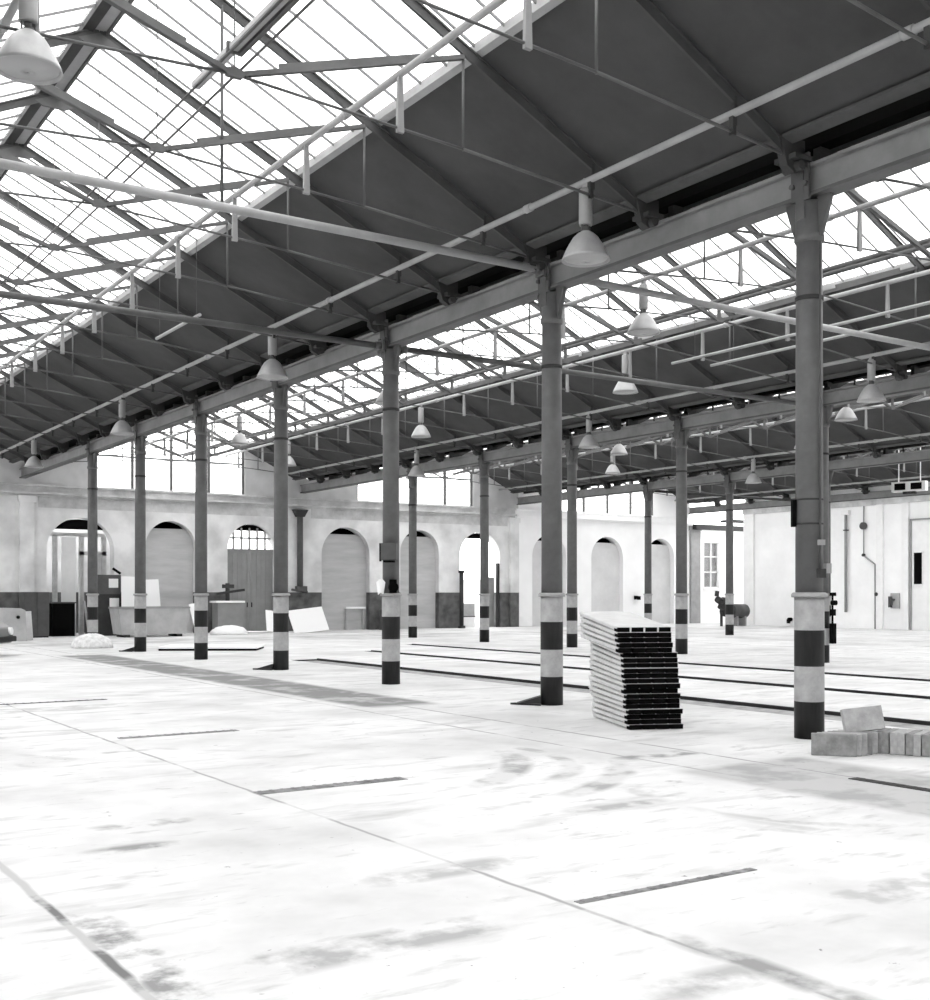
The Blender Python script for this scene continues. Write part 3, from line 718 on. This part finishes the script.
# ---------------------------------------------------------------- right wall
RX = ROW[4]
bm = B(); box(bm, RX, RX+.3, YN, 41.67, 0, 6.62)
struct('wall_right', mesh('wall_right', bm, 'plaster_white'), 'white side wall at the right', 'wall')
bm = B(); box(bm, RX-.10, RX+.05, YN, 41.75, 5.72, 5.98); box(bm, RX-.16, RX+.05, YN, 41.75, 5.92, 5.98)
struct('trim_10', mesh('wall_head', bm, 'cornice'), 'grey moulding along the top of the right wall', 'cornice')
for k, (ya, yb, lab) in enumerate(((41.0, 41.67, 'white corner pilaster of the right wall'), (31.9, 32.25, 'wide white pilaster beside the grille door'), (33.25, 33.6, 'narrow white pilaster with pipes'), (36.6, 37.0, 'white pilaster behind the thickest column'))):
    bm = B(); box(bm, RX-.12, RX, ya, yb, 0, 5.72); struct('trim_%d' % (11+k), mesh('pilaster', bm, 'white'), lab, 'pilaster')
d = thing('door_3', 'white door with a dark louvred grille at the right edge', 'door', (RX-.02, 31.2, 0)); d['kind'] = 'structure'
bm = B(); box(bm, -.05, 0, -.55, .55, 0, 4.9); obj('door_leaf', mesh('leaf3', bm, 'white'), d)
bm = B(); box(bm, -.09, -.05, .05, .42, 2.05, 3.45)
for k in range(10): box(bm, -.11, -.09, .06, .41, 2.09+.135*k, 2.13+.135*k)
obj('grille', mesh('grille', bm, 'black'), d)
bm = B(); box(bm, -.10, .0, .0, .47, 3.45, 3.53); box(bm, -.10, .0, .0, .47, 1.97, 2.05); box(bm, -.10, .0, .42, .47, 2.0, 3.5)
obj('grille_frame', mesh('grille_frame', bm, 'white'), d)
bm = B()
box(bm, -.12, 0, .55, .62, 0, 4.97); box(bm, -.12, 0, -.62, .62, 4.9, 4.97); obj('door_frame', mesh('door_frame', bm, 'steel_light'), d)
fitting('drain_pipe', 'thick grey vertical pipe on the white wall right of the thickest column', 'pipe', (RX-.12, 35.27, 0),
  [('pipe', 'steel_light', [lambda b: tube(b, (0, 0, .75), (0, 0, 5.5), .07, 10)]), ('head', 'white', [lambda b: box(b, -.1, .1, -.2, .2, 5.35, 5.55)]), ('bracket', 'steel', [lambda b: box(b, -.08, .1, -.1, .1, z, z+.05) for z in (1.4, 3.0, 4.6)])])
fitting('gas_pipe', 'thin grey pipe with a dogleg and round gauge on the white wall', 'pipe', (RX-.08, 34.3, 0),
  [('upper_pipe', 'steel_light', [lambda b: tube(b, (0, 0, 3.4), (0, 0, 5.7), .03, 8), lambda b: tube(b, (0, 0, 3.4), (0, -.62, 2.98), .035, 8), lambda b: tube(b, (0, -.62, 0), (0, -.62, 2.98), .035, 8)]),
   ('gauge', 'steel', [lambda b: tube(b, (-.10, 0, 4.78), (.04, 0, 4.78), .17, 16)]), ('joint', 'steel_dark', [lambda b: tube(b, (-.07, 0, 3.42), (.05, 0, 3.42), .07, 10), lambda b: tube(b, (-.07, -.72, 1.6), (.05, -.72, 1.6), .09, 10)])])
fitting('wall_tap', 'rusty tap and stained plate beside the wide white pilaster', 'tap', (RX-.06, 32.65, 1.3),
  [('plate', 'sheet_grey', [lambda b: box(b, -.03, .05, -.25, .2, -.35, .35)]), ('tap', 'steel', [lambda b: tube(b, (-.2, 0, .05), (0, 0, .05), .05, 8), lambda b: tube(b, (-.18, 0, .05), (-.18, 0, -.2), .035, 8), lambda b: box(b, -.2, -.02, .1, .2, -.3, .2)])])
fitting('wall_tap', 'tiny black tap low on the white wall left of the thickest column', 'tap', (RX-.05, 38.6, .35),
  [('body', 'black', [lambda b: tube(b, (-.2, 0, 0), (.02, 0, 0), .09, 8), lambda b: box(b, -.22, -.12, -.05, .1, -.2, 0)])])
fitting('wall_tap', 'tiny black valve on the white wall between two right-hand arches', 'tap', (41.35, WY-.03, 1.42),
  [('body', 'black', [lambda b: tube(b, (0, -.2, 0), (0, .02, 0), .09, 8), lambda b: box(b, -.18, .0, -.16, -.05, -.10, .1), lambda b: box(b, .05, .2, -.16, -.05, -.12, .08)])])
fitting('unit_heater', 'white twin unit with two dark square openings under the roof at right', 'heater', (37.35, 26.3, 5.40),
  [('case', 'white', [lambda b: box(b, -.15, .15, -.62, .62, 0, .36)]), ('opening', 'black', [lambda b: box(b, -.17, -.15, -.5, -.1, .06, .30)]), ('opening', 'black', [lambda b: box(b, -.17, -.15, .1, .5, .06, .30)]),
   ('hanger', 'white', [lambda b: tube(b, (0, -.4, .36), (0, -.4, 2.2), .02, 6), lambda b: tube(b, (0, .4, .36), (0, .4, 2.2), .02, 6)]), ('lower_box', 'steel_dark', [lambda b: box(b, -.1, .1, -.22, .22, -.09, 0)])], .25)

# hidden sides of the hall (behind and left of the camera)
bm = B(); box(bm, -13.3, -13.0, YN, WY, 0, 6.6); struct('wall_left', mesh('wall_left', bm, 'wall_white'), 'white side wall left of the camera', 'wall')
bm = B(); box(bm, -13.3, RX, YN-.3, YN, 0, 9.3); struct('wall_near', mesh('wall_near', bm, 'wall_white'), 'white wall behind the camera', 'wall')

# ---------------------------------------------------------------- panel stack
def make_panel():
    t = thing('ribbed_panel', 'x', 'panel')
    Wd, Ln, H = .67, 1.42, .0605
    bm = B()
    box(bm, 0, Wd, 0, Ln, H-.006, H)
    box(bm, 0.004, .012, .0, Ln, .014, H-.006); box(bm, Wd-.012, Wd-.004, .0, Ln, .024, H-.006); box(bm, .03, .035, .0, Ln, .0, .024); box(bm, Wd-.035, Wd-.03, .0, Ln, .0, .024); box(bm, -.012, .004, .0, Ln, H-.018, H-.006); box(bm, Wd-.004, Wd+.012, .0, Ln, H-.018, H-.006)
    box(bm, .0, Wd, Ln-.01, Ln, .006, H-.012)
    obj('sheet', mesh('panel_sheet', bm, 'panel'), t)
    bm = B()
    for k in range(4):
        a = .002 + k*.171; box(bm, a, a+.150, -.02, .10, .000, H-.007); box(bm, a+.02, a+.125, .10, Ln-.05, .004, H-.014)
    obj('dark_ribs', mesh('panel_ribs', bm, 'rib'), t)
    return t
pp = make_panel(); first = True
NP = 20
_last = None
for k in range(NP):
    z = .004 + k*.0605
    if k < 9: dx, dy, dr = -.006*k, 0, 0
    elif k < 12: dx, dy, dr = -.065, .02, -.01
    elif k < 15: dx, dy, dr = -.05, .04, -.02
    else: dx, dy, dr = -.13-.003*(k-15), .03, .02
    dx += random.uniform(-.012, .012); dy += random.uniform(-.03, .03); dr += random.uniform(-.008, .008)
    loc = (9.15+dx, 10.23+dy, z); rz = math.radians(-23) + dr
    lab = 'white ribbed panel with dark end, ' + ('lowest' if k == 0 else 'topmost' if k == NP-1 else ORD[NP-1-k] + ' from the top') + ' in the tall stack'
    if first: o = pp; o.location = loc; first = False
    else: o = dup(pp, loc, rz)
    o.rotation_euler = (math.radians(6.2)*k/19, 0, rz)
    o['label'] = lab; o['group'] = 'ribbed panels in the stack'; _last = o

for k in range(3):
    a = .152 + k*.171
    bm = B(); box(bm, a, a+.021, -.024, .0, .004, .0605); q = obj('gap_fill', mesh('gap_fill', bm, 'panel'), _last); q['label'] = 'pale filler added in the gap between two black ribs'  # pale fillers added to lighten the gaps between the top panel's ribs
# ---------------------------------------------------------------- concrete blocks by the nearest column
def make_slab(mk):
    bm = B(); box(bm, -.215, .215, -.036, .036, 0, .215); 
    return mesh('concrete_block', bm, mk, .004)
sA, sB = make_slab('block'), make_slab('block_dark')
ang = math.atan2(-.34, .26)
nx, ny = math.cos(.02), math.sin(.02)
for k in range(6):
    bx = 9.38 + .086*k; by = 7.46 + .004*k
    o = obj('concrete_block', sA if k % 3 else sB, None, (bx, by, 0.002)); o.rotation_euler = (0, 0, ang + math.radians((-1)**k*1.2))
    tag(o, 'concrete block on edge, %s in the row by the thickest column' % ORD[k], 'block', 'concrete blocks on the floor')
ang2 = math.radians(38)
for k in range(12):
    bx = 9.97 + .030*k; by = 7.40 - .070*k
    o = obj('concrete_block', (sB, sB, sA, sA, sB, sA, sB, sA, sA, sB, sA, sB)[k], None, (bx+.1, by, 0.002)); o.rotation_euler = (0, 0, math.radians(22) + math.radians((-1)**k*.8))
    tag(o, 'concrete block on edge, %s in the row leaving the view at right' % ORD[k], 'block', 'concrete blocks on the floor')
bm = B(); box(bm, -.20, .20, -.04, .04, 0, .24)
o = obj('concrete_block', mesh('loose_block', bm, 'block', .004), None, (9.82, 7.43, .217)); o.rotation_euler = (math.radians(-14), math.radians(-6), math.radians(-33))
tag(o, 'loose concrete block tilted on top of the left row', 'block', 'concrete blocks on the floor')

# ---------------------------------------------------------------- things along the end wall
# waste skip
def skip(loc):
    t = thing('waste_skip', 'long grey tapered waste skip before the second arch', 'skip', loc, 0)
    L_, W_, H_ = 2.7, 1.2, 1.08
    def ring(z, f): return [(-L_/2*f, -W_/2*f, z), (L_/2*f, -W_/2*f, z), (L_/2*f, W_/2*f, z), (-L_/2*f, W_/2*f, z)]
    bm = B()
    lo, hi = ring(.1, .90), ring(H_, 1.0); li, hi2 = ring(.14, .87), ring(H_, .97)
    Vs = [[bm.verts.new(v) for v in q] for q in (lo, hi, hi2, li)]
    for a, b_ in ((0, 1), (1, 2), (2, 3)):
        for k in range(4): bm.faces.new((Vs[a][k], Vs[a][(k+1)%4], Vs[b_][(k+1)%4], Vs[b_][k]))
    bm.faces.new(Vs[0][::-1]); bm.faces.new(Vs[3])
    obj('tub', mesh('tub', bm, 'sheet_grey'), t)
    bm = B()
    for s in (-1, 1): box(bm, -L_/2, L_/2, s*W_/2-.03, s*W_/2+.03, H_-.02, H_+.05)
    for s in (-1, 1): box(bm, s*L_/2-.03, s*L_/2+.03, -W_/2, W_/2, H_-.02, H_+.05)
    obj('rim', mesh('rim', bm, 'steel_light'), t)
    for x in (-1.0, 1.0):
        bm = B(); box(bm, x-.1, x+.1, -.5, .5, 0, .1); obj('foot', mesh('foot', bm, 'steel_dark'), t)
    return t
skip((14.3, 42.9, 0))
def leaning(name, lab, cat, loc, w, h, t_, lean, rz, mk='sheet', roll=0, frame=True):
    bm = B(); box(bm, -w/2, w/2, 0, t_, 0, h)
    o = obj(name, mesh(name, bm, mk, .004), None, loc); o.rotation_euler = (math.radians(-lean), math.radians(roll), rz)
    tag(o, lab, cat, 'boards leaning along the end wall')
    if frame:
        bm = B()
        for x in (-w/2+.05, w/2-.1): box(bm, x, x+.05, t_, t_+.03, .05, h-.05)
        obj('batten', mesh('batten', bm, 'cab'), o)
    return o
leaning('white_board', 'tall white board behind the skip, left of the sixth column', 'board', (13.96, 43.95, .02), .78, 2.28, .03, 8, 0, roll=2)
leaning('white_board', 'tall white board behind the skip, right of the sixth column', 'board', (14.88, 43.95, .02), .60, 2.18, .03, 8, 0, roll=-2)
leaning('white_board', 'narrow white board leaning at the right end of the skip', 'board', (16.12, 42.2, .02), .45, 1.28, .03, 12, 0, roll=-10)
leaning('white_board', 'wide white board leaning beside the double door behind the fourth column', 'board', (21.45, 43.6, .03), 1.6, 1.1, .03, 28, 0, roll=-6)
leaning('white_board', 'small white board propped left of the fourth column before the double door', 'board', (19.75, 43.6, .06), .7, .95, .03, 25, 0, roll=8)
# low slab on bearers
t = thing('floor_slab', 'low white slab with a dark edge lying on the floor behind the fifth column', 'slab', (12.45, 31.8, 0), math.radians(-32))
bm = B(); box(bm, -1.4, 1.4, -.8, .8, .06, .11); obj('top_sheet', mesh('top_sheet', bm, 'sheet'), t)
bm = B(); box(bm, -1.37, 1.37, -.78, .78, 0.0, .058); obj('dark_base', mesh('dark_base', bm, 'black'), t)
# heaps
def heap(name, lab, cat, loc, a, b_, h, mk, seed, rz=0):
    rnd = random.Random(seed); bm = B(); R, S = 10, 28
    rings = []
    for i in range(R+1):
        f = i/R; rr = math.sin(f*PI/2); z = h*math.cos(f*PI/2)**.8
        rings.append([bm.verts.new((a*rr*math.cos(2*PI*k/S)*(1+rnd.uniform(-.05, .05)), b_*rr*math.sin(2*PI*k/S)*(1+rnd.uniform(-.05, .05)), max(0, z + rnd.uniform(-.04, .04)*h*(1-f*.5)))) for k in range(S)] if i else [bm.verts.new((0, 0, h))]*S)
    for k in range(S): bm.faces.new((rings[0][0], rings[1][k], rings[1][(k+1)%S]))
    for i in range(1, R):
        for k in range(S): bm.faces.new((rings[i][k], rings[i+1][k], rings[i+1][(k+1)%S], rings[i][(k+1)%S]))
    bm.faces.new([rings[R][k] for k in range(S)][::-1])
    o = obj(name, mesh(name, bm, mk), None, loc); o.rotation_euler = (0, 0, rz)
    for f in o.data.polygons: f.use_smooth = True
    return tag(o, lab, cat)
heap('plaster_heap', 'white heap of plaster rubble at the foot of the farthest near-row column', 'heap', (9.88, 34.9, 0), .58, .72, .42, 'heap', 3)
heap('dust_sheet', 'white crumpled dust sheet lying left of the double door', 'dust sheet', (17.65, 43.3, 0), .8, .6, .36, 'sheet', 5, .2)
# cabinets left
fitting('dark_cabinet', 'dark grey metal cabinet against the wall left of the leftmost arch', 'cabinet', (10.45, 44.3, 0),
  [('body', 'cab', [lambda b: box(b, -.44, .44, -.3, .3, .04, 1.68)]), ('door', 'cab', [lambda b: box(b, -.43, -.01, -.325, -.302, .08, 1.64)]), ('door', 'cab', [lambda b: box(b, .01, .43, -.325, -.302, .08, 1.64)]), ('plinth', 'black', [lambda b: box(b, -.42, .42, -.28, .28, 0, .04)])])
fitting('grey_crate', 'grey machine cover at the left edge behind the car', 'machine cover', (8.9, 41.3, 0),
  [('cover', 'sheet_grey', [lambda b: prism(b, [(-.9, 0), (.5, 0), (.44, 1.05), (.3, 1.12), (-.9, 1.15)], 'y', -.4, .4)]), ('knob', 'black', [lambda b: tube(b, (.2, -.44, .82), (.2, -.4, .82), .06, 10)])])
leaning('white_board', 'small pale board standing between the machine cover and the dark cabinet', 'board', (9.62, 41.6, .01), .28, 1.0, .03, 4, 0, mk='panel', roll=-3)
fitting('dark_bin', 'black open bin at the left foot of the leftmost arch', 'bin', (11.65, 45.2, 0),
  [('body', 'black', [lambda b: box(b, -.42, .42, -.28, .28, 0, 1.25)]), ('lid', 'cab', [lambda b: box(b, -.46, .46, -.32, .32, 1.25, 1.30)])])
t = fitting('control_cabinet', 'dark machine cabinet with two pale square panels in the leftmost arch', 'cabinet', (13.3, 44.9, 0),
  [('body', 'steel_dark', [lambda b: box(b, -.75, .62, -.35, .35, 0, 1.6)]), ('panel', 'sheet', [lambda b: box(b, -.02, .34, -.37, -.352, 1.05, 1.45)]), ('upper_case', 'steel', [lambda b: box(b, -.55, .45, -.25, .35, 1.6, 2.35)]), ('panel', 'sheet', [lambda b: box(b, -.02, .34, -.27, -.252, 1.85, 2.2)]), ('lever', 'black', [lambda b: tube(b, (.45, -.2, 2.4), (.15, -.2, 2.6), .05, 8), lambda b: box(b, -.75, -.56, -.3, .0, 1.6, 2.3)]), ('foot_rail', 'steel_light', [lambda b: bar(b, (-.8, -.4, 0), (-1.0, -.4, 1.35), .07, .07)])])
fitting('workbench', 'grey workbench with a vice left of the double door', 'workbench', (18.25, 44.8, 0),
  [('body', 'door', [lambda b: box(b, -.6, .5, -.3, .3, 0, 1.25)]), ('top', 'sheet', [lambda b: box(b, -.7, .55, -.38, .33, 1.25, 1.33)]), ('vice', 'steel_dark', [lambda b: bar(b, (-.6, -.2, 1.62), (.6, -.2, 1.78), .08, .10), lambda b: tube(b, (-.1, -.1, 1.33), (-.1, -.1, 2.05), .09, 10), lambda b: box(b, -.3, .15, -.2, .0, 1.85, 2.0)])])
fitting('low_ledge', 'pale ledge board fixed low across the arch right of the downpipe', 'ledge', (24.7, WY+.2, 0),
  [('board', 'sheet', [lambda b: box(b, -.5, .48, -.1, .09, .95, 1.03)]), ('leg', 'infill', [lambda b: box(b, -.48, -.42, -.05, .05, 0, .95)]), ('leg', 'infill', [lambda b: box(b, .38, .44, -.05, .05, 0, .95)])])
fitting('oil_drum', 'dark drum standing between two arches behind the third column', 'drum', (25.75, 45.0, 0),
  [('body', 'cab', [lambda b: lathe(b, [(.26, 0), (.28, .02), (.28, .3), (.29, .31), (.28, .32), (.28, .6), (.29, .61), (.28, .62), (.28, .88), (.26, .9)], 18)]), ('lid', 'steel', [lambda b: lathe(b, [(.24, .9), (.24, .92)], 18)])])
# compressor in the recess
t = thing('air_compressor', 'dark compressor with a grey tank by the small window', 'compressor', (42.95, 40.6, 0), .1)
bm = B(); tube(bm, (.2, 0, .75), (1.3, 0, .75), .36, 18); obj('tank', mesh('tank', bm, 'steel'), t)
bm = B(); box(bm, .35, .45, -.3, .3, 0, .5); box(bm, 1.0, 1.1, -.3, .3, 0, .5); obj('stand', mesh('stand', bm, 'steel_light'), t)
bm = B(); tube(bm, (-.35, 0, .75), (.15, 0, .7), .26, 12); tube(bm, (-.55, 0, .9), (-.25, 0, 1.35), .2, 10); tube(bm, (-.85, 0, 1.35), (-.5, 0, 1.2), .17, 10); tube(bm, (-.9, 0, 1.5), (-.85, 0, 1.75), .11, 8); tube(bm, (-.4, .1, .0), (-.4, .1, .7), .07, 8)
obj('motor', mesh('motor', bm, 'steel_dark'), t)

# ---------------------------------------------------------------- car nose at the left edge
t = thing('car', 'grey car at the left edge, only its nose and headlight in view', 'car', (4.87, 32.4, 0), math.radians(-35))
prof = [(-2.0, .35), (-2.02, .75), (-1.9, .95), (-1.2, 1.02), (-.7, 1.40), (.35, 1.42), (.95, 1.0), (1.75, .86), (1.98, .72), (2.02, .5), (1.98, .32), (1.62, .28), (1.60, .45), (1.40, .62), (1.12, .62), (.95, .45), (.92, .26), (-.9, .26), (-.95, .45), (-1.12, .62), (-1.40, .62), (-1.58, .45), (-1.6, .28)]
bm = B(); prism(bm, prof, 'y', -.80, .80); obj('body', mesh('car_body', bm, 'carpaint', .03), t)
for x in (-1.26, 1.27):
    for y in (-.72, .72):
        bm = B(); tube(bm, (x, y-.10, .31), (x, y+.10, .31), .31, 24); wh = obj('wheel', mesh('wheel', bm, 'rubber'), t)
        bm = B(); tube(bm, (x, y-.105 if y < 0 else y+.09, .31), (x, y-.09 if y < 0 else y+.105, .31), .18, 18); obj('hubcap', mesh('hubcap', bm, 'chrome'), wh)
bm = B(); prism(bm, [(-1.1, 1.03), (-.66, 1.34), (.30, 1.36), (.82, 1.02)], 'y', -.815, -.80); obj('side_window', mesh('side_window', bm, 'black'), t)
for y in (-.62, .62):
    bm = B(); tube(bm, (1.93, y, .63), (2.05, y, .63), .10, 16); obj('headlight', mesh('headlight', bm, 'sheet'), t)
bm = B(); box(bm, 1.98, 2.10, -.82, .82, .36, .50); obj('bumper', mesh('bumper', bm, 'rubber', .02), t)

# ---------------------------------------------------------------- yard beyond the right wall and camera, light
w = bpy.data.worlds.new('overcast sky'); SC.world = w; w.use_nodes = True
bg = w.node_tree.nodes['Background']; bg.inputs[0].default_value = (1, 1, 1, 1); bg.inputs[1].default_value = 3.0

cam = bpy.data.cameras.new('camera'); co = bpy.data.objects.new('camera', cam); COL.objects.link(co)
co.location = (0, 0, 1.6); co.rotation_euler = (PI/2, 0, -.589)
cam.sensor_fit = 'AUTO'; cam.sensor_width = 36; cam.lens = 1152/1000*36
cam.shift_y = .0942; cam.shift_x = 0; cam.clip_end = 300
SC.camera = co
vs = SC.view_settings; vs.view_transform = 'Standard'; vs.look = 'None'; vs.gamma = 1; vs.use_curve_mapping = False
vs.exposure = 0.95
